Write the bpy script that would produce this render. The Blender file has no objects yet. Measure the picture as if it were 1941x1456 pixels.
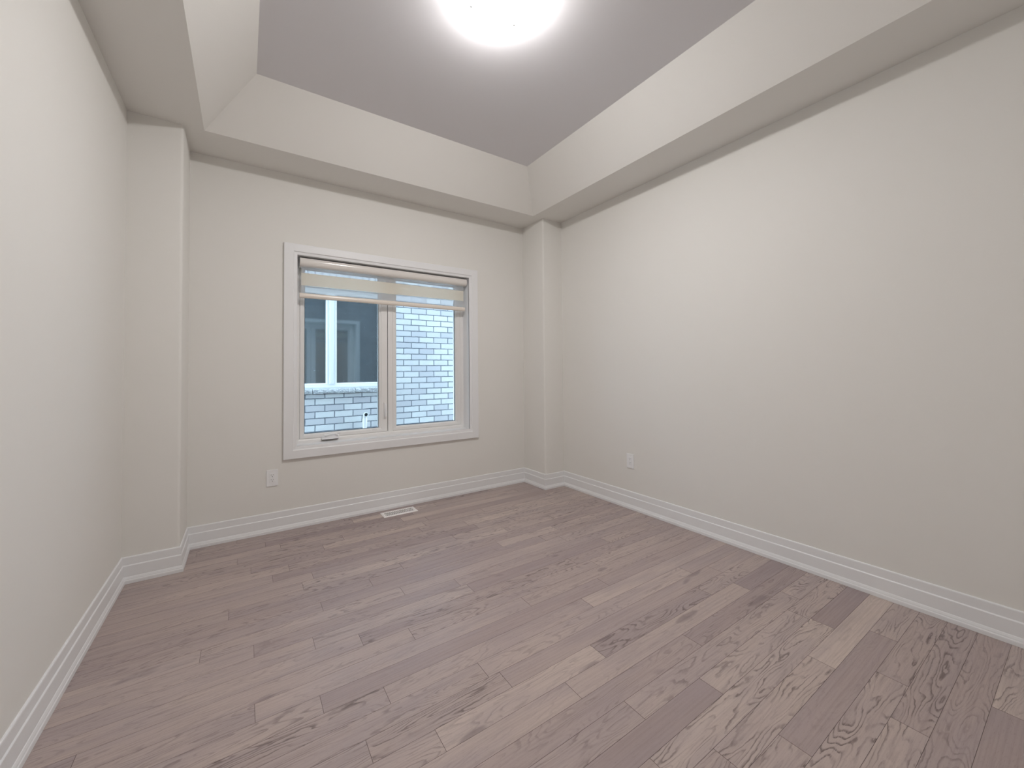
import bpy, bmesh, math, random
from mathutils import Vector, Matrix

# ------------------------------------------------------------------ camera
CAM = (0.54396, -3.31576, 1.13374)
YAW, PITCH, ROLL, FPX = 0.59241, 0.02333, -0.00957, 754.886
fw = Vector((math.sin(YAW)*math.cos(PITCH), math.cos(YAW)*math.cos(PITCH), math.sin(PITCH)))
rt = Vector((math.cos(YAW), -math.sin(YAW), 0)); up = rt.cross(fw)
rt2 = rt*math.cos(ROLL) + up*math.sin(ROLL)
up2 = -rt*math.sin(ROLL) + up*math.cos(ROLL)
C = bpy.context.scene.collection
cd = bpy.data.cameras.new('camera'); cam = bpy.data.objects.new('camera', cd); C.objects.link(cam)
cam.matrix_world = Matrix(((rt2.x, up2.x, -fw.x, CAM[0]), (rt2.y, up2.y, -fw.y, CAM[1]), (rt2.z, up2.z, -fw.z, CAM[2]), (0, 0, 0, 1)))
cd.sensor_fit = 'HORIZONTAL'; cd.sensor_width = 36.0; cd.lens = FPX/1941*36.0
cd.shift_y = -44.22/1941; cd.clip_start = 0.02
bpy.context.scene.camera = cam

# ------------------------------------------------------------------ world, exposure
SKY, LAMP, EXPO = 6.9, 122.0, 0.28
w = bpy.data.worlds.new('overcast_sky'); bpy.context.scene.world = w; w.use_nodes = True
bg = w.node_tree.nodes['Background']; bg.inputs[0].default_value = (0.70, 0.86, 1.0, 1); bg.inputs[1].default_value = SKY
vs = bpy.context.scene.view_settings
vs.view_transform = 'Standard'; vs.look = 'None'; vs.gamma = 1.0; vs.exposure = EXPO; vs.use_curve_mapping = False

# ------------------------------------------------------------------ room numbers (metres)
H, H2 = 2.59, 2.881
RX, FY = 3.1524, -3.76
D1, W1, D2, W2, HB = 0.3337, 0.2436, 0.3366, 0.2330, 0.1417
BL, BB, BR, SL = 0.3387, 0.3331, 0.3411, 0.258
OX0, OX1, OZ0, OZ1 = 0.868, 2.290, 0.591, 2.000        # window opening

# ------------------------------------------------------------------ materials
def srgb(r, g, b):
    f = lambda c: (c/12.92 if c <= .04045 else ((c+.055)/1.055)**2.4)
    return (f(r/255), f(g/255), f(b/255), 1)

def mat(name, col, rough=.6, spec=.5, **kw):
    m = bpy.data.materials.new(name); m.use_nodes = True
    b = m.node_tree.nodes['Principled BSDF']
    b.inputs['Base Color'].default_value = col if len(col) == 4 else (*col, 1)
    b.inputs['Roughness'].default_value = rough
    b.inputs['Specular IOR Level'].default_value = spec
    for k, v in kw.items(): b.inputs[k].default_value = v
    return m

class NT:
    def __init__(s, m): s.t = m.node_tree; s.n = s.t.nodes; s.l = s.t.links
    def new(s, typ, **kw):
        n = s.n.new(typ)
        for k, v in kw.items(): setattr(n, k, v)
        return n
    def put(s, sock, v):
        if hasattr(v, 'is_output') or isinstance(v, bpy.types.NodeSocket): s.l.new(v, sock)
        else: sock.default_value = v
    def math(s, op, a, b=0.0, c=None, clamp=False):
        n = s.new('ShaderNodeMath', operation=op, use_clamp=clamp)
        s.put(n.inputs[0], a); s.put(n.inputs[1], b)
        if c is not None: s.put(n.inputs[2], c)
        return n.outputs[0]
    def mix(s, f, a, b, typ='MIX'):
        n = s.new('ShaderNodeMix', data_type='RGBA', blend_type=typ)
        s.put(n.inputs[0], f); s.put(n.inputs[6], a); s.put(n.inputs[7], b)
        return n.outputs[2]
    def noise(s, vec, scale, detail=2, rough=.5, dist=0):
        n = s.new('ShaderNodeTexNoise'); s.put(n.inputs['Vector'], vec)
        n.inputs['Scale'].default_value = scale; n.inputs['Detail'].default_value = detail
        n.inputs['Roughness'].default_value = rough; n.inputs['Distortion'].default_value = dist
        return n.outputs['Fac']
    def ramp(s, v, a, b, lo=0.0, hi=1.0, smooth=True):
        n = s.new('ShaderNodeMapRange', interpolation_type='SMOOTHSTEP' if smooth else 'LINEAR')
        s.put(n.inputs[0], v); n.inputs[1].default_value = a; n.inputs[2].default_value = b
        n.inputs[3].default_value = lo; n.inputs[4].default_value = hi
        return n.outputs[0]
    def comb(s, x, y, z):
        n = s.new('ShaderNodeCombineXYZ'); s.put(n.inputs[0], x); s.put(n.inputs[1], y); s.put(n.inputs[2], z)
        return n.outputs[0]
    def pos(s):
        g = s.new('ShaderNodeTexCoord'); x = s.new('ShaderNodeSeparateXYZ'); s.l.new(g.outputs['Object'], x.inputs[0])
        return g.outputs['Object'], x.outputs[0], x.outputs[1], x.outputs[2]
    @property
    def bsdf(s): return s.n['Principled BSDF']

def paint(name, col, rough=.75, bump=.04, scale=160):
    m = mat(name, col, rough, .3); t = NT(m); p, x, y, z = t.pos()
    b = t.new('ShaderNodeBump'); b.inputs['Strength'].default_value = bump; b.inputs['Distance'].default_value = .002
    t.put(b.inputs['Height'], t.noise(p, scale, 3)); t.l.new(b.outputs[0], t.bsdf.inputs['Normal'])
    return m

M = {}
M['wall'] = paint('beige_wall_paint', (0.850, 0.832, 0.795, 1))
M['ceil'] = paint('ceiling_paint', (0.80, 0.785, 0.805, 1), .9, .08, 260)
M['trim'] = paint('white_trim_paint', (0.89, 0.89, 0.90, 1), .38, .01)
M['vinyl'] = mat('white_vinyl', (0.90, 0.885, 0.87, 1), .35)
M['plastic'] = mat('white_plastic', (0.93, 0.93, 0.94, 1), .35)
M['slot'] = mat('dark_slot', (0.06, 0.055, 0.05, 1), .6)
M['gasket'] = mat('dark_gasket', (0.02, 0.05, 0.08, 1), .5)
M['cassette'] = mat('blind_enamel', (0.84, 0.80, 0.76, 1), .14)
M['rail'] = mat('blind_rail_enamel', (0.88, 0.80, 0.72, 1), .22)
M['vent'] = mat('register_enamel', (0.97, 0.94, 0.93, 1), .3)
M['metal'] = mat('brushed_nickel', (0.16, 0.16, 0.16, 1), .45, Metallic=1.0)
M['pipe'] = mat('white_pvc', (0.68, 0.70, 0.71, 1), .4)
M['stamp'] = mat('etched_mark', (0.28, 0.27, 0.27, 1), .7)
M['outframe'] = mat('exterior_white_vinyl', (0.66, 0.69, 0.70, 1), .4)
M['dark'] = mat('dark_interior', (0.03, 0.05, 0.06, 1), .8)
M['cavity'] = mat('duct_dark', (0.06, 0.045, 0.04, 1), .8)

# clear glass: lets light straight through, mirrors a little
def glass(name, tint, ior=1.45):
    m = bpy.data.materials.new(name); m.use_nodes = True; t = NT(m); t.n.clear()
    o = t.new('ShaderNodeOutputMaterial'); tr = t.new('ShaderNodeBsdfTransparent'); gl = t.new('ShaderNodeBsdfGlossy')
    tr.inputs[0].default_value = tint; gl.inputs['Roughness'].default_value = .02
    fr = t.new('ShaderNodeFresnel'); fr.inputs[0].default_value = ior
    mx = t.new('ShaderNodeMixShader'); t.l.new(fr.outputs[0], mx.inputs[0]); t.l.new(tr.outputs[0], mx.inputs[1]); t.l.new(gl.outputs[0], mx.inputs[2])
    t.l.new(mx.outputs[0], o.inputs[0]); return m
M['glass'] = glass('window_glass', (0.95, 0.98, 0.99, 1), 1.25)

def fabric(name, col, see):
    m = bpy.data.materials.new(name); m.use_nodes = True; t = NT(m); t.n.clear()
    o = t.new('ShaderNodeOutputMaterial'); tr = t.new('ShaderNodeBsdfTransparent'); d = t.new('ShaderNodeBsdfDiffuse'); tl = t.new('ShaderNodeBsdfTranslucent')
    d.inputs[0].default_value = col; tl.inputs[0].default_value = col
    a = t.new('ShaderNodeMixShader'); a.inputs[0].default_value = .5; t.l.new(d.outputs[0], a.inputs[1]); t.l.new(tl.outputs[0], a.inputs[2])
    b = t.new('ShaderNodeMixShader'); b.inputs[0].default_value = see; t.l.new(a.outputs[0], b.inputs[1]); t.l.new(tr.outputs[0], b.inputs[2])
    t.l.new(b.outputs[0], o.inputs[0]); return m
M['band'] = fabric('cream_weave', (0.96, 0.92, 0.84, 1), 0.0)
M['sheer'] = fabric('sheer_voile', (0.85, 0.86, 0.88, 1), 0.70)

# neighbour's insulated pane: blue grey and mirror-like
m = mat('neighbour_glass', (0.045, 0.062, 0.072, 1), .05, .5, IOR=2.3); M['nglass'] = m
t = NT(m); p, x, y, z = t.pos()
sp = t.ramp(t.noise(p, 42, 3, .75), .66, .71)
t.put(t.bsdf.inputs['Base Color'], t.mix(t.math('MULTIPLY', sp, .45), (0.045, 0.062, 0.072, 1), (0.40, 0.55, 0.65, 1)))

# lamp glass
m = bpy.data.materials.new('frosted_lamp_glass'); m.use_nodes = True; M['lampglass'] = m
t = NT(m); b = t.bsdf; b.inputs['Emission Strength'].default_value = LAMP
b.inputs['Base Color'].default_value = (.9, .9, .9, 1); b.inputs['Roughness'].default_value = .3
b.inputs['Emission Color'].default_value = (1.0, 0.98, 0.965, 1)
M['lamppan'] = mat('lamp_pan_enamel', (.9, .9, .9, 1), .4)

def brick_mat(name, c1, c2, mortar, bw, rh, x0, z0, ms=.007, vertical=False, sq=None):
    m = mat(name, c1, .85, .2); t = NT(m); p, x, y, z = t.pos()
    br = t.new('ShaderNodeTexBrick'); br.offset = 0.0 if vertical else .5; br.offset_frequency = 2; br.squash = 1
    br.inputs['Scale'].default_value = 1; br.inputs['Brick Width'].default_value = bw; br.inputs['Row Height'].default_value = rh
    br.inputs['Mortar Size'].default_value = ms; br.inputs['Mortar Smooth'].default_value = .15; br.inputs['Bias'].default_value = -.35
    wob = t.math('MULTIPLY', t.math('SUBTRACT', t.noise(p, 14, 2), .5), .008)
    t.put(br.inputs['Vector'], t.comb(t.math('ADD', t.math('ADD', x, -x0), wob), t.math('ADD', t.math('ADD', z, -z0), wob), 0.0))
    br.inputs['Color1'].default_value = c1; br.inputs['Color2'].default_value = c2; br.inputs['Mortar'].default_value = mortar
    col = t.mix(t.ramp(t.noise(p, 9, 4, .6), .35, .75, 0, .35), br.outputs['Color'], (0.44, 0.46, 0.50, 1))
    col = t.mix(t.ramp(t.noise(p, 120, 3, .6), .4, .8, 0, .3), col, (0.42, 0.42, 0.46, 1))
    t.put(t.bsdf.inputs['Base Color'], col)
    b = t.new('ShaderNodeBump'); b.inputs['Strength'].default_value = .5; b.inputs['Distance'].default_value = .006
    h = t.math('ADD', t.math('SUBTRACT', 1.0, br.outputs['Fac']), t.math('MULTIPLY', t.noise(p, 90, 4, .6), .35))
    t.put(b.inputs['Height'], h); t.l.new(b.outputs[0], t.bsdf.inputs['Normal'])
    return m
M['brick'] = brick_mat('pale_grey_brick', (0.58, 0.61, 0.62, 1), (0.34, 0.34, 0.385, 1), (0.09, 0.11, 0.135, 1), .2365, .0862, 2.7348, 1.8165)
M['soldier'] = brick_mat('pale_soldier_brick', (0.58, 0.61, 0.64, 1), (0.50, 0.53, 0.58, 1), (0.10, 0.12, 0.16, 1), .0862, .40, 1.40, 2.2, vertical=True)
M['ownbrick'] = brick_mat('own_brick', (0.20, 0.19, 0.19, 1), (0.12, 0.12, 0.13, 1), (0.30, 0.30, 0.30, 1), .2365, .0862, 0, 0)

m = mat('rough_limestone', (0.55, 0.56, 0.58, 1), .9, .2); M['stone'] = m
t = NT(m); p, x, y, z = t.pos()
t.put(t.bsdf.inputs['Base Color'], t.mix(t.ramp(t.noise(p, 55, 5, .7), .3, .7), (0.22, 0.24, 0.27, 1), (0.56, 0.59, 0.60, 1)))
b = t.new('ShaderNodeBump'); b.inputs['Strength'].default_value = .9; b.inputs['Distance'].default_value = .012
t.put(b.inputs['Height'], t.noise(p, 38, 5, .65)); t.l.new(b.outputs[0], t.bsdf.inputs['Normal'])

m = mat('gravel', (0.35, 0.35, 0.35, 1), .95); M['ground'] = m
t = NT(m); p, x, y, z = t.pos()
t.put(t.bsdf.inputs['Base Color'], t.mix(t.noise(p, 60, 4, .7), (0.18, 0.19, 0.18, 1), (0.5, 0.5, 0.48, 1)))

# stained oak: per-plank shade, figure and seed come from the planks themselves
m = mat('stained_oak', (0.3, 0.2, 0.18, 1), .42, .5); M['oak'] = m
t = NT(m); p, x, y, z = t.pos()
at = t.new('ShaderNodeAttribute', attribute_name='plank'); sp = t.new('ShaderNodeSeparateColor'); t.l.new(at.outputs['Color'], sp.inputs[0])
tone, fig, seed = sp.outputs[0], sp.outputs[1], sp.outputs[2]
s1 = t.math('MULTIPLY', seed, 53.0); s2 = t.math('MULTIPLY', seed, 17.0)
fx = t.math('ADD', x, s1)
# slow noise field; its contour lines are the cathedral figure
f0 = t.noise(t.comb(t.math('MULTIPLY', fx, 1.7), t.math('MULTIPLY', y, 12.0), s2), 1.0, 1.8, .45, .15)
f1 = t.noise(t.comb(t.math('MULTIPLY', fx, 26.0), t.math('MULTIPLY', y, 70.0), s2), 1.0, 2, .5)
fld = t.math('ADD', t.math('MULTIPLY', f0, 21.0), t.math('MULTIPLY', f1, .8))
fr = t.math('FRACT', fld)
line = t.math('MULTIPLY', t.ramp(fr, .02, .12), t.ramp(fr, .16, .50, 1, 0))
pores = t.noise(t.comb(t.math('MULTIPLY', fx, 34.0), t.math('MULTIPLY', y, 330.0), s2), 1.0, 2, .6)
brk = t.ramp(t.noise(t.comb(t.math('MULTIPLY', fx, 5.5), t.math('MULTIPLY', y, 30.0), s1), 1.0, 2, .55), .40, .60)
line = t.math('MULTIPLY', line, t.math('MULTIPLY', t.ramp(pores, .30, .52, .45, 1.0), t.math('ADD', t.math('MULTIPLY', brk, .8), .2)))
line = t.math('MULTIPLY', line, fig)
streak = t.noise(t.comb(t.math('MULTIPLY', fx, 3.0), t.math('MULTIPLY', y, 150.0), s2), 1.0, 3, .6)
fleck = t.ramp(t.noise(t.comb(t.math('MULTIPLY', fx, 60.0), t.math('MULTIPLY', y, 520.0), s1), 1.0, 2, .6), .60, .72)
cloud = t.noise(t.comb(t.math('MULTIPLY', fx, 2.2), t.math('MULTIPLY', y, 9.0), s1), 1.0, 3, .55)
A = t.mix(tone, (0.34, 0.262, 0.258, 1), (0.62, 0.510, 0.455, 1))
A = t.mix(t.ramp(cloud, .35, .70, 0, .50), A, (0.36, 0.295, 0.305, 1))
A = t.mix(t.ramp(streak, .35, .75, 0, .22), A, (0.18, 0.13, 0.12, 1))
A = t.mix(t.math('MULTIPLY', fleck, .25), A, (0.12, 0.08, 0.07, 1))
knot = t.ramp(t.noise(t.comb(t.math('MULTIPLY', fx, 4.0), t.math('MULTIPLY', y, 13.0), t.math('ADD', s2, 7.0)), 1.0, 1, .5), .72, .80)
A = t.mix(t.math('MULTIPLY', knot, .45), A, (0.11, 0.08, 0.09, 1))
A = t.mix(t.math('MULTIPLY', line, .88), A, (0.12, 0.085, 0.080, 1))
t.put(t.bsdf.inputs['Base Color'], A)
t.put(t.bsdf.inputs['Roughness'], t.ramp(streak, .3, .7, .32, .46))
b = t.new('ShaderNodeBump'); b.inputs['Strength'].default_value = .25; b.inputs['Distance'].default_value = .001
t.put(b.inputs['Height'], t.math('SUBTRACT', streak, line)); t.l.new(b.outputs[0], t.bsdf.inputs['Normal'])
M['gap'] = mat('plank_groove', (0.10, 0.065, 0.055, 1), .6)

# ------------------------------------------------------------------ mesh helpers
def obj(name, bm, m, parent=None, smooth=False, fix=True):
    if fix: bmesh.ops.recalc_face_normals(bm, faces=bm.faces)
    me = bpy.data.meshes.new(name); bm.to_mesh(me); bm.free()
    for q in (m if isinstance(m, (list, tuple)) else [m]): me.materials.append(q)
    if smooth:
        for f in me.polygons: f.use_smooth = True
        try: me.set_sharp_from_angle(angle=math.radians(35))
        except Exception: pass
    o = bpy.data.objects.new(name, me); C.objects.link(o)
    if parent: o.parent = parent
    return o
def struct(o): o['kind'] = 'structure'; return o
def thing(name, label, cat, loc=(0, 0, 0), group=None):
    o = bpy.data.objects.new(name, None); C.objects.link(o); o.location = loc; o.empty_display_size = .05
    o['label'] = label; o['category'] = cat
    if group: o['group'] = group
    return o
def box(bm, x0, x1, y0, y1, z0, z1, bev=0, mi=0):
    vs_ = [bm.verts.new((x, y, z)) for x in (x0, x1) for y in (y0, y1) for z in (z0, z1)]
    fs = [bm.faces.new([vs_[i] for i in q]) for q in ((0, 1, 3, 2), (4, 6, 7, 5), (0, 4, 5, 1), (2, 3, 7, 6), (0, 2, 6, 4), (1, 5, 7, 3))]
    for f in fs: f.material_index = mi
    if bev:
        es = list({e for f in fs for e in f.edges})
        bmesh.ops.bevel(bm, geom=es, offset=bev, segments=2, affect='EDGES', profile=.6)
def prism(bm, pts, z0, z1):          # 2D polygon in xy raised from z0 to z1
    a = [bm.verts.new((x, y, z0)) for x, y in pts]; b_ = [bm.verts.new((x, y, z1)) for x, y in pts]
    n = len(pts)
    for i in range(n): bm.faces.new([a[i], a[(i+1) % n], b_[(i+1) % n], b_[i]])
    bm.faces.new(a); bm.faces.new(b_[::-1])
def sweep(bm, rings, closed=False, caps=True):
    R = [[bm.verts.new(p) for p in r] for r in rings]; n = len(R[0])
    k = len(R) if closed else len(R)-1
    for i in range(k):
        a, b_ = R[i], R[(i+1) % len(R)]
        for j in range(n): bm.faces.new([a[j], a[(j+1) % n], b_[(j+1) % n], b_[j]])
    if caps and not closed: bm.faces.new(R[0]); bm.faces.new(R[-1][::-1])
def tube(bm, pts, r, n=16, caps=True):
    pts = [Vector(q) for q in pts]; rings = []
    prev = None
    for i, q in enumerate(pts):
        d = (pts[min(i+1, len(pts)-1)] - pts[max(i-1, 0)]).normalized()
        if prev is None:
            u = d.orthogonal().normalized()
        else:
            u = (prev - d*prev.dot(d)).normalized()
        prev = u; v = d.cross(u)
        rr = r[i] if isinstance(r, (list, tuple)) else r
        rings.append([q + (u*math.cos(2*math.pi*k/n) + v*math.sin(2*math.pi*k/n))*rr for k in range(n)])
    sweep(bm, rings, caps=caps)
def lathe(bm, prof, cx, cy, n=64):   # prof: (radius, z)
    rings = []
    for k in range(n):
        a = 2*math.pi*k/n; rings.append([bm.verts.new((cx+r*math.cos(a), cy+r*math.sin(a), z)) for r, z in prof])
    for k in range(n):
        a, b_ = rings[k], rings[(k+1) % n]
        for j in range(len(prof)-1): bm.faces.new([a[j], a[j+1], b_[j+1], b_[j]])
    bmesh.ops.remove_doubles(bm, verts=bm.verts, dist=1e-5)

# ------------------------------------------------------------------ floor
def build_floor():
    bm = bmesh.new(); lay = bm.loops.layers.float_color.new('plank')
    rnd = random.Random(11)
    PW, Y0, G = 0.0883, -2.6816, 0.0006
    # joints that can be read off: row -> [(x, tone/figure of the board right of it)]
    J = {6: [(1.05, .80, .35), (1.73, .30, .9), (2.49, .62, .75)], 7: [(.86, .50, .9), (1.345, .45, .15), (2.75, .60, .2)], 1: [(1.53, .85, .9), (2.67, .12, .1)],
         9: [(.965, .55, .3)], 10: [(.77, .28, .1)], 11: [(.58, .62, .2)], 8: [(.484, .52, .5), (1.30, .66, .35)],
         15: [(.583, .35, .35)], 17: [(.862, .30, .3)], 19: [(.49, .38, .7)], 22: [(.68, .20, .7)], 16: [(1.227, .50, .2)], 13: [(.96, .34, .9)],
         12: [(1.15, .45, .7)], 21: [(.867, .42, .2)], 5: [(2.69, .10, .3)], 0: [(1.71, .70, .9), (2.39, .95, .2)], 4: [(2.10, .22, .5)], 3: [(1.626, .62, .6)],
         -1: [(1.92, .28, .15)], -2: [(1.3, .6, 1), (2.5, .5, 1)], -3: [(1.55, .62, .9), (2.285, .42, .9)]}
    LEFT = {6: (.62, .5), 7: (.70, .6), 1: (.45, .3), 9: (.50, .9), 10: (.62, .6), 11: (.6, .5), 0: (.45, .8), -1: (.6, .9), 5: (.62, .2), 13: (.62, .3), 22: (.5, .2), 15: (.6, .3), 17: (.45, .5), 19: (.5, .5)}
    k0 = int(math.floor((FY-.1-Y0)/PW))-1; k1 = int(math.ceil((0-Y0)/PW))+1
    for k in range(k0, k1):
        ya, yb = Y0+(k-.5)*PW, Y0+(k+.5)*PW
        ya = max(ya, FY-.05)
        if yb > .02: yb = .02
        if yb-ya < .003: continue
        js = [(q[0], q[1], q[2]) for q in J.get(k, [])]
        xs = [q[0] for q in js]
        if js:
            x = min(xs)-rnd.uniform(.7, 1.3)
            if x > .1: js.append((x, *(LEFT.get(k, (rnd.uniform(.3, .75), rnd.uniform(.2, .8))))))
            x = max(xs)+rnd.uniform(.75, 1.4)
            if x < 3.0: js.append((x, rnd.uniform(.3, .8), rnd.random()))
            first = LEFT.get(k, (rnd.uniform(.35, .75), rnd.uniform(.1, .8)))
        else:
            x = rnd.uniform(-.2, 1.0)
            while x < 3.1:
                if x > .05: js.append((x, min(.95, max(.15, rnd.gauss(.52, .17))), rnd.random()))
                x += rnd.uniform(.45, 1.35)
            first = (rnd.uniform(.3, .7), rnd.random())
        js.sort()
        edges = [-.03]+[q[0] for q in js]+[RX+.03]; props = [first]+[(q[1], q[2]) for q in js]
        for i in range(len(props)):
            xa, xb = edges[i], edges[i+1]; sd = rnd.random(); tn, fg = props[i]
            c = (tn, fg, sd, 1)
            vv = [bm.verts.new(q) for q in ((xa+G, ya+G*.7, 0), (xb-G, ya+G*.7, 0), (xb-G, yb-G*.7, 0), (xa+G, yb-G*.7, 0))]
            f = bm.faces.new(vv)
            for l in f.loops: l[lay] = c
            # thin sides of the board, down to the groove
            lo = [bm.verts.new((v.co.x, v.co.y, -.0015)) for v in vv]
            for j in range(4):
                g = bm.faces.new([vv[j], lo[j], lo[(j+1) % 4], vv[(j+1) % 4]]); g.material_index = 1
                for l in g.loops: l[lay] = c
    box(bm, -.1, RX+.1, FY-.1, .05, -.12, -.0015, mi=1)
    return struct(obj('floor', bm, [M['oak'], M['gap']], fix=False))
build_floor()

# ------------------------------------------------------------------ walls
T = .14
bm = bmesh.new(); box(bm, -T, 0, FY-T, .3, -.12, 3.0); struct(obj('wall_left', bm, M['wall']))
bm = bmesh.new(); box(bm, RX, RX+T, FY-T, .3, -.12, 3.0); struct(obj('wall_right', bm, M['wall']))
bm = bmesh.new(); box(bm, -T, RX+T, FY-T, FY, -.12, 3.0); struct(obj('wall_front', bm, M['wall']))
bm = bmesh.new()
hx0, hx1, hz0, hz1 = OX0-.012, OX1+.012, OZ0-.012, OZ1+.012
xs = [W1-.05, hx0, hx1, RX-W2+.05]; zs = [-.12, hz0, hz1, 3.0]
grid = [[[bm.verts.new((x, y, z)) for z in zs] for x in xs] for y in (0, .20)]
for iy in (0, 1):
    for i in range(3):
        for j in range(3):
            if (i, j) == (1, 1): continue
            bm.faces.new([grid[iy][i][j], grid[iy][i+1][j], grid[iy][i+1][j+1], grid[iy][i][j+1]])
for a, b_ in (((1, 1), (2, 1)), ((2, 1), (2, 2)), ((2, 2), (1, 2)), ((1, 2), (1, 1))):
    bm.faces.new([grid[0][a[0]][a[1]], grid[0][b_[0]][b_[1]], grid[1][b_[0]][b_[1]], grid[1][a[0]][a[1]]])
def arc(cx, cy, r, a0, a1, n=6): return [(cx+r*math.cos(a0+(a1-a0)*i/n), cy+r*math.sin(a0+(a1-a0)*i/n)) for i in range(n+1)]
r = .016
prism(bm, [(-.05, .20), (-.05, -D1)] + arc(W1-r, -D1+r, r, -math.pi/2, 0) + [(W1, .20)], -.12, 3.0)
prism(bm, [(RX+.05, .20), (RX-W2, .20)] + arc(RX-W2+r, -D2+r, r, math.pi, 1.5*math.pi) + [(RX+.05, -D2)], -.12, 3.0)
struct(obj('wall_back', bm, M['wall'], smooth=True))
# outer brick skin of this house, with the window hole
bm = bmesh.new()
for a, b_, c, d in ((-1.5, OX0-.095, -.6, 5.2), (OX1+.095, 5.0, -.6, 5.2), (OX0-.095, OX1+.095, -.6, OZ0-.095), (OX0-.095, OX1+.095, OZ1+.095, 5.2)):
    box(bm, a, b_, .28, .36, c, d)
struct(obj('wall_exterior', bm, M['ownbrick']))

# ------------------------------------------------------------------ ceiling with raised tray
bm = bmesh.new(); e = .03
x0, x1, y0, y1 = -e, RX+e, FY-e, e
lx0, lx1, ly1, ly0 = BL, RX-BR, -BB, FY+BB
tx0, tx1, ty1, ty0 = lx0+SL, lx1-SL, ly1-SL, ly0+SL
def ring(a, b_, mi):
    va = [bm.verts.new(q) for q in a]; vb = [bm.verts.new(q) for q in b_]
    for i in range(4):
        f = bm.faces.new([va[i], va[(i+1) % 4], vb[(i+1) % 4], vb[i]]); f.material_index = mi
ring([(x0, y0, H), (x1, y0, H), (x1, y1, H), (x0, y1, H)], [(lx0, ly0, H), (lx1, ly0, H), (lx1, ly1, H), (lx0, ly1, H)], 0)
ring([(lx0, ly0, H), (lx1, ly0, H), (lx1, ly1, H), (lx0, ly1, H)], [(tx0, ty0, H2), (tx1, ty0, H2), (tx1, ty1, H2), (tx0, ty1, H2)], 0)
f = bm.faces.new([bm.verts.new(q) for q in ((tx0, ty0, H2), (tx1, ty0, H2), (tx1, ty1, H2), (tx0, ty1, H2))]); f.material_index = 1
bmesh.ops.remove_doubles(bm, verts=bm.verts, dist=1e-4)
box(bm, -T, RX+T, FY-T, .3, 2.96, 3.06)  # unseen cover slab added above the tray to block outside light
struct(obj('ceiling', bm, [M['wall'], M['ceil']]))

# ------------------------------------------------------------------ baseboards
prof = [(0, .0005), (.019, .0005), (.019, .015), (.0185, .0185), (.0165, .0215), (.0155, .0265), (.0125, .0345), (.0110, .0365),
        (.0110, .0925), (.0105, .0945), (.0070, .0985), (.0070, .1355), (.0060, .1395), (.0035, HB), (0, HB)]
path = [(0, FY), (0, -D1), (W1, -D1), (W1, 0), (RX-W2, 0), (RX-W2, -D2), (RX, -D2), (RX, FY)]
def nrm(a, b_):
    dx, dy = b_[0]-a[0], b_[1]-a[1]; L = math.hypot(dx, dy); return (dy/L, -dx/L)
def bring(i):
    ns = []
    if i > 0: ns.append(nrm(path[i-1], path[i]))
    if i < len(path)-1: ns.append(nrm(path[i], path[i+1]))
    sx, sy = sum(n[0] for n in ns), sum(n[1] for n in ns)
    return [(path[i][0]+sx*o_, path[i][1]+sy*o_, z) for o_, z in prof]
for nm, idx in (('baseboard_left', [0, 1]), ('baseboard_back', [1, 2, 3, 4, 5, 6]), ('baseboard_right', [6, 7])):
    bm = bmesh.new(); sweep(bm, [bring(i) for i in idx]); struct(obj(nm, bm, M['trim']))

# ------------------------------------------------------------------ window
win = bpy.data.objects.new('window_1', None); C.objects.link(win); win.location = (0, 0, 0); struct(win)
CW = .088
cprof = [(0, -.0005), (0, -.0185), (.0025, -.021), (.060, -.021), (.0625, -.0195), (.0645, -.0150), (.067, -.0140), (.083, -.0125), (.0875, -.0105), (CW, -.008), (CW, -.0005)]
bm = bmesh.new(); rings = []
for cx, cz, sx, sz in ((OX0-CW, OZ0-CW, 1, 1), (OX1+CW, OZ0-CW, -1, 1), (OX1+CW, OZ1+CW-.01, -1, -1), (OX0-CW, OZ1+CW-.01, 1, -1)):
    k = (CW-.01)/CW if sz < 0 else 1
    rings.append([(cx+sx*u, y_, cz+sz*u*k) for u, y_ in cprof])
sweep(bm, rings, closed=True); obj('window_casing', bm, M['trim'], win)
bm = bmesh.new(); rings = []
for sx, sz, x_, z_ in ((1, 1, OX0, OZ0), (-1, 1, OX1, OZ0), (-1, -1, OX1, OZ1), (1, -1, OX0, OZ1)):
    rings.append([(x_-sx*.011, -.006, z_-sz*.011), (x_, -.008, z_), (x_, .20, z_), (x_-sx*.011, .20, z_-sz*.011)])
sweep(bm, rings, closed=True); obj('window_jamb', bm, M['trim'], win)

def rect_frame(bm, x0, x1, z0, z1, prof_):      # prof_: (inset, y) closed section
    rings = []
    for sx, sz, x_, z_ in ((1, 1, x0, z0), (-1, 1, x1, z0), (-1, -1, x1, z1), (1, -1, x0, z1)):
        rings.append([(x_+sx*u, y_, z_+sz*u) for u, y_ in prof_])
    sweep(bm, rings, closed=True)
# outer vinyl frame with the middle mullion
bm = bmesh.new()
rect_frame(bm, OX0, OX1, OZ0, OZ1, [(0, .117), (.018, .117), (.022, .119), (.030, .127), (.030, .20), (0, .20)])
box(bm, 1.571, 1.612, .121, .20, OZ0+.01, OZ1-.01, .002)
obj('window_frame', bm, M['vinyl'], win)
bm = bmesh.new(); rect_frame(bm, OX0-.10, OX1+.10, OZ0-.10, OZ1+.10, [(0, .300), (.05, .300), (.05, .201), (.060, .201), (.060, .385), (0, .385)])
obj('exterior_trim', bm, M['outframe'], win)
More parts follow.
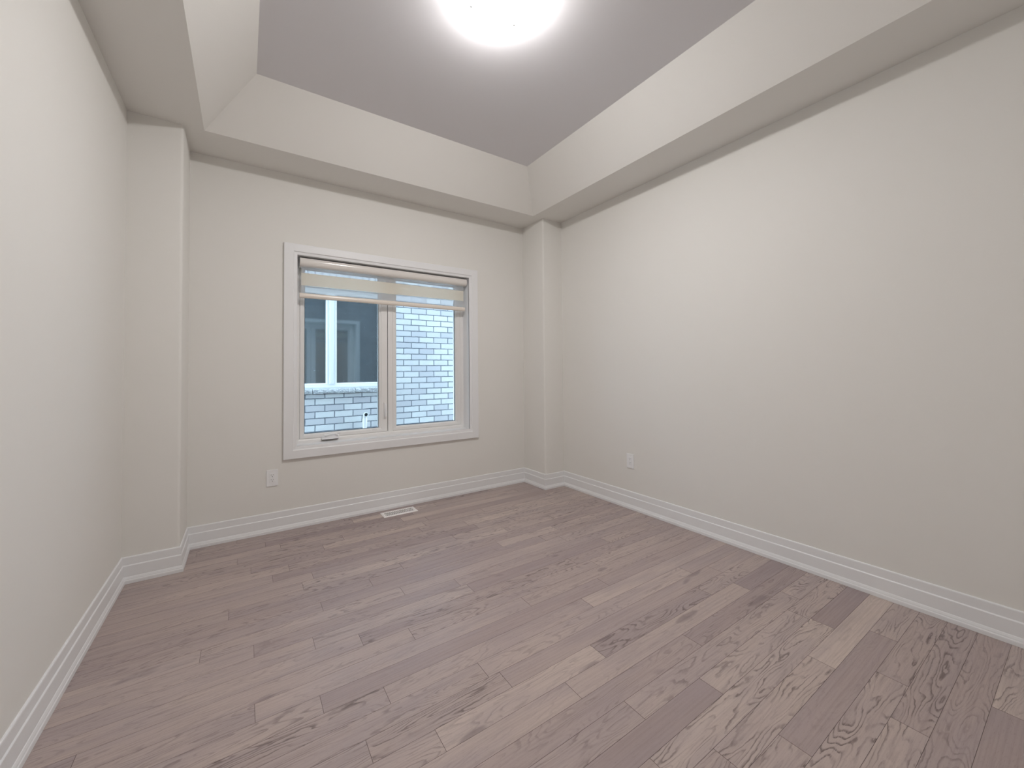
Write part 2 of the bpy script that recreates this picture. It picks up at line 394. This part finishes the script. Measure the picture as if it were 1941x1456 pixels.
# opening sash (left)
def sash(name, x0, x1, z0, z1, gx0, gx1, gz0, gz1, y):
    bm = bmesh.new(); R = []
    secs = [(0, y+.003), (0.003, y), (.70, y), (.78, y+.005), (.93, y+.009), (1, y+.020), (1, y+.06), (0, y+.06)]
    for (ox, oz, ix, iz) in ((x0, z0, gx0, gz0), (x1, z0, gx1, gz0), (x1, z1, gx1, gz1), (x0, z1, gx0, gz1)):
        R.append([(ox+(ix-ox)*(t_ if t_ != .003 else .05), yy, oz+(iz-oz)*(t_ if t_ != .003 else .05)) for t_, yy in secs])
    sweep(bm, R, closed=True); return obj(name, bm, M['vinyl'], win)
s1_ = sash('casement_sash', .8985, 1.5665, .6215, 1.9695, .932, 1.497, .655, 1.934, .121)
s2_ = sash('fixed_sash', 1.6125, 2.2595, .6215, 1.9695, 1.648, 2.213, .657, 1.934, .121)
for s_, (gx0, gx1, gz0, gz1) in ((s1_, (.932, 1.497, .655, 1.934)), (s2_, (1.648, 2.213, .657, 1.934))):
    bm = bmesh.new(); box(bm, gx0-.004, gx1+.004, .155, .159, gz0-.004, gz1+.004); obj('pane', bm, M['glass'], s_)
    bm = bmesh.new(); wd = .0035
    rect_frame(bm, gx0, gx1, gz0, gz1, [(0, .149), (wd, .1495), (wd, .1548), (0, .1548)]); obj('gasket', bm, M['gasket'], s_)
# tiny etched marks on the bottom rail of the casement sash
bm = bmesh.new()
for a, b_ in ((1.165, .0035), (1.171, .004), (1.178, .003), (1.184, .004), (1.395, .004), (1.408, .005), (1.418, .004), (1.436, .003), (1.444, .004), (1.452, .003), (1.460, .004), (1.470, .003)):
    box(bm, a, a+b_, .1202, .1211, .6395 if a < 1.3 else .6440, .6420 if a < 1.3 else .6465)
obj('etched_marking', bm, M['stamp'], s1_)
# folding crank on the sill
bm = bmesh.new()
pts = [(1.047, .606), (1.168, .606), (1.171, .612), (1.166, .626), (1.150, .634), (1.070, .634), (1.054, .628), (1.046, .612)]
R = [[(x_*s_+1.108*(1-s_), y_, z_) for x_, z_ in pts] for y_, s_ in ((.122, 1), (.092, 1), (.086, .96))]
R2 = [[(x_, y_-0, z_ if k_ < 2 else z_) for x_, y_, z_ in r_] for k_, r_ in enumerate(R)]
sweep(bm, R2); crank = obj('crank_housing', bm, M['plastic'], win)
bm = bmesh.new()
tube(bm, [(1.062, .084, .630), (1.068, .081, .640), (1.085, .081, .638), (1.110, .082, .645), (1.140, .083, .645), (1.160, .083, .637), (1.168, .084, .626)], [.006, .008, .007, .0065, .0075, .008, .006], 12)
tube(bm, [(1.064, .100, .622), (1.064, .080, .630)], .006, 12)
obj('crank_arm', bm, M['plastic'], crank, smooth=True)
bm = bmesh.new(); box(bm, 1.048, 1.168, .0885, .121, .6025, .6062); obj('shadow_strip', bm, M['slot'], crank)  # dark strip laid in as the shade under the crank housing
# sash lock lever
bm = bmesh.new(); box(bm, 1.533, 1.553, .1125, .1225, .730, .868, .004); lever = obj('lock_plate', bm, M['vinyl'], win, smooth=True)
bm = bmesh.new()
tube(bm, [(1.543, .115, .752), (1.543, .100, .756), (1.5425, .093, .775), (1.543, .092, .81), (1.5445, .096, .842), (1.545, .106, .858)], [.007, .008, .0075, .006, .0065, .005], 12)
obj('lock_lever', bm, M['plastic'], lever, smooth=True)

# ------------------------------------------------------------------ zebra roller blind
bl = thing('roller_blind', 'cream zebra roller blind drawn up at the top of the window', 'blind', (1.58, .05, 1.96))
def bobj(name, bm, m, parent, smooth=False):
    o = obj(name, bm, m, None, smooth); o.parent = parent
    o.matrix_parent_inverse = Matrix.Translation(-parent.location); return o
BX0, BX1 = .886, 2.276
cp = [(.088, 1.928), (.088, 1.991), (.022, 1.991), (.012, 1.988), (.006, 1.980), (.0035, 1.966), (.004, 1.952), (.008, 1.940), (.016, 1.931), (.027, 1.928)]
bm = bmesh.new(); sweep(bm, [[(x_, y_, z_) for y_, z_ in cp] for x_ in (BX0+.003, BX1-.003)]); bobj('cassette', bm, M['cassette'], bl, True)
for x_ in (BX0, BX1-.003):
    bm = bmesh.new(); sweep(bm, [[(xx, (y_-.045)*1.01+.045, (z_-1.96)*1.015+1.96) for y_, z_ in cp] for xx in (x_, x_+.003)]); bobj('end_cap', bm, M['cassette'], bl)
FX0, FX1 = .900, 2.262
for za, zb, k in ((1.884, 1.930, 'sheer'), (1.789, 1.884, 'band'), (1.728, 1.789, 'sheer')):
    bm = bmesh.new(); box(bm, FX0, FX1, .0495, .0505, za, zb); bobj('fabric_band' if k == 'band' else 'sheer_band', bm, M[k], bl)
bm = bmesh.new()
rp = [(.05+.012*math.cos(a), 1.7115+.019*math.sin(a)) for a in [2*math.pi*i/20 for i in range(20)]]
sweep(bm, [[(x_, y_, z_) for y_, z_ in rp] for x_ in (BX0+.001, BX1-.003)]); bobj('bottom_rail', bm, M['rail'], bl, True)

# ------------------------------------------------------------------ outlets
def outlet(loc, rz, label):
    root = thing('wall_outlet', label, 'outlet', loc, 'white duplex wall outlets'); root.rotation_euler = (0, 0, rz)
    bm = bmesh.new(); box(bm, -.0355, .0355, -.006, 0, -.0575, .0575, .002); obj('cover_plate', bm, M['plastic'], root)
    bm = bmesh.new(); box(bm, -.0168, .0168, -.0078, -.004, -.034, .034, .0012); rc = obj('receptacle', bm, M['plastic'], root)
    bm = bmesh.new()
    for dz in (-.0165, .0165):
        box(bm, -.0075, -.0055, -.0082, -.0060, dz+.002, dz+.0095)
        box(bm, .0055, .0075, -.0082, -.0060, dz+.003, dz+.0085)
        tube(bm, [(0, -.0082, dz-.006), (0, -.0060, dz-.006)], .0027, 12)
    obj('slots', bm, M['slot'], rc)
    for dz in (-.046, .046):
        bm = bmesh.new(); tube(bm, [(0, -.0068, dz), (0, -.005, dz)], .0028, 12); obj('screw', bm, M['vinyl'], root)
    return root
outlet((.7140, 0, .3845), 0, 'white duplex outlet on the back wall below the window\'s left corner')
outlet((RX, -1.151, .3855), -math.pi/2, 'white duplex outlet low on the long right wall')

# ------------------------------------------------------------------ floor register
vt = thing('floor_register', 'white slotted metal floor vent set in the wood floor below the window', 'vent', (1.585, -.128, 0))
vw, vd = .136, .0590
bm = bmesh.new(); R = []
for sx, sy in ((-1, -1), (1, -1), (1, 1), (-1, 1)):
    R.append([(sx*vw, sy*vd, 0.0003), (sx*(vw-.001), sy*(vd-.001), .002), (sx*(vw-.008), sy*(vd-.008), .0058), (sx*(vw-.021), sy*(vd-.021), .0052), (sx*(vw-.022), sy*(vd-.022), .0008), (sx*(vw-.022), sy*(vd-.022), .0003)])
sweep(bm, R, closed=True); obj('register_frame', bm, M['vent'], vt)
bm = bmesh.new(); box(bm, -vw+.021, vw-.021, -vd+.021, vd-.021, .0003, .0014); obj('duct_shade', bm, M['cavity'], vt)  # dark plate, its colour stands in for the shaded duct below the slats
bm = bmesh.new()
n = 17
for i in range(n):
    cx = -vw+.022+(2*vw-.044)*(i+.5)/n
    box(bm, cx-.0032, cx+.0032, -vd+.0215, vd-.0215, .0016, .0052, .0006)
box(bm, -vw+.0215, vw-.0215, -.0012, .0012, .0016, .0048)
obj('grille', bm, M['vent'], vt)

# ------------------------------------------------------------------ ceiling lamp
LX, LY = 1.520, -1.795
lp = thing('ceiling_lamp', 'lit frosted glass flush ceiling lamp in the middle of the raised ceiling', 'lamp', (LX, LY, H2))
bm = bmesh.new(); lathe(bm, [(0, -.0005), (.110, -.0005), (.112, -.004), (.112, -.022), (.107, -.026), (0, -.026)], 0, 0); obj('lamp_pan', bm, M['lamppan'], lp, True)
bm = bmesh.new()
LR, LD = .130, .047
pr = [(LR*math.sin(a), -.028-LD*math.cos(a)) for a in [math.pi/2*i/14 for i in range(15)]]
pr += [(LR-.006, -.0265), (.112, -.027)]
lathe(bm, pr, 0, 0, 72); obj('glass_dome', bm, M['lampglass'], lp, True)
for a in (math.radians(137), math.radians(28), math.radians(262)):
    bm = bmesh.new(); cx, cy = (LR+.003)*math.cos(a), (LR+.003)*math.sin(a)
    ux, uy = math.cos(a), math.sin(a)
    tube(bm, [(cx-ux*.012, cy-uy*.012, -.024), (cx+ux*.002, cy+uy*.002, -.026), (cx+ux*.006, cy+uy*.006, -.034), (cx+ux*.005, cy+uy*.005, -.044)], [.004, .005, .006, .005], 12)
    obj('glass_clip', bm, M['metal'], lp, True)

# ------------------------------------------------------------------ outside: neighbour's house
NY = 2.45
nb = thing('brick_house', 'pale grey brick neighbouring house seen through the window', 'house', (1.5, NY, -.4))
def nobj(name, bm, m, parent=None, smooth=False):
    o = obj(name, bm, m, parent or nb, smooth)
    if parent is None: o.matrix_parent_inverse = Matrix.Translation(-nb.location)
    return o
NX0, NX1, NZ0, NZ1 = .86, 2.215, .910, 2.250     # their window unit
bm = bmesh.new()
for a, b_, c, d in ((-3, NX0, -.4, 5.0), (NX1, 7.0, -.4, 5.0), (NX0, NX1, -.4, NZ0-.075), (NX0, NX1, NZ1, 5.0)):
    box(bm, a, b_, NY, NY+.25, c, d)
nobj('brick_wall', bm, M['brick'])
bm = bmesh.new(); box(bm, NX0-.1, NX1+.1, NY-.006, NY+.1, NZ1, NZ1+.236); nobj('soldier_course', bm, M['soldier'])
bm = bmesh.new(); random.seed(4)
xs_ = [NX0-.1, 1.282, 1.812, NX1+.1]
for a, b_ in zip(xs_, xs_[1:]):
    n = 16; secs = []
    for i in range(n+1):
        xx = a+.003+(b_-a-.006)*i/n; j = lambda s_: random.uniform(-s_, s_)
        secs.append([(xx, NY+.12, NZ0), (xx, NY-.02+j(.002), NZ0+j(.001)), (xx, NY-.045+j(.006), NZ0-.012+j(.004)), (xx, NY-.050+j(.006), NZ0-.040+j(.005)), (xx, NY-.042+j(.005), NZ0-.066+j(.003)), (xx, NY+.12, NZ0-.068)])
    sweep(bm, secs)
nobj('stone_sill', bm, M['stone'])
bm = bmesh.new()
rect_frame(bm, NX0, NX1, NZ0, NZ1, [(0, NY+.03), (.012, NY+.028), (.032, NY+.03), (.034, NY+.045), (.060, NY+.047), (.070, NY+.055), (.072, NY+.10), (0, NY+.10)])
R = []
for z_ in (NZ0+.06, NZ1-.06):
    R.append([(1.453, NY+.10, z_), (1.454, NY+.060, z_), (1.470, NY+.047, z_), (1.498, NY+.045, z_), (1.502, NY+.030, z_), (1.548, NY+.030, z_), (1.552, NY+.045, z_), (1.575, NY+.047, z_), (1.590, NY+.060, z_), (1.591, NY+.10, z_)])
sweep(bm, R)
nwf = nobj('house_window', bm, M['outframe'])
for a, b_ in ((NX0+.068, 1.456), (1.588, NX1-.068)):
    bm = bmesh.new(); box(bm, a, b_, NY+.075, NY+.081, NZ0+.068, NZ1-.068)
    nobj('window_pane', bm, M['nglass'], nwf)
bm = bmesh.new(); box(bm, NX0-.02, NX1+.02, NY+.12, NY+.24, NZ0-.07, NZ1+.05); nobj('window_backing', bm, M['dark'])
# eave above
bm = bmesh.new(); box(bm, -3, 7, NY-.35, NY+.3, 5.0, 5.12); nobj('eave', bm, M['outframe'])

# white vent pipe outside
pp = thing('vent_pipe', 'white plastic vent pipe with open elbow standing against the brick wall outside', 'pipe', (1.926, NY-.07, -.4))
bm = bmesh.new(); pr_ = .0265
zc = .9575
pts = [(0, 0, .002), (0, 0, zc-.075)] + [(0, -.06*(1-math.cos(a))*.8, zc-.075+.062*math.sin(a)) for a in [math.pi/2*i/8 for i in range(1, 9)]] + [(0, -.075, zc-.013)]
tube(bm, pts, pr_, 24, caps=False)
tube(bm, [(0, 0, zc-.135), (0, 0, zc-.075)], pr_+.005, 24)
# elbow mouth collar
n = 28; zc2 = zc-.013; R = []
for yy, rr in ((-.050, pr_+.005), (-.082, pr_+.005), (-.083, pr_+.002), (-.083, pr_-.003), (-.055, pr_-.003)):
    R.append([(rr*math.cos(2*math.pi*k/n), yy, zc2+rr*math.sin(2*math.pi*k/n)) for k in range(n)])
sweep(bm, R, caps=False)
o = obj('pipe_elbow', bm, M['pipe'], pp, True)
bm = bmesh.new(); tube(bm, [(0, -.060, zc2), (0, -.056, zc2)], pr_-.002, 24); obj('pipe_bore', bm, M['dark'], pp)

bm = bmesh.new(); box(bm, -6, 10, .36, 8, -.5, -.4); struct(obj('ground', bm, M['ground']))
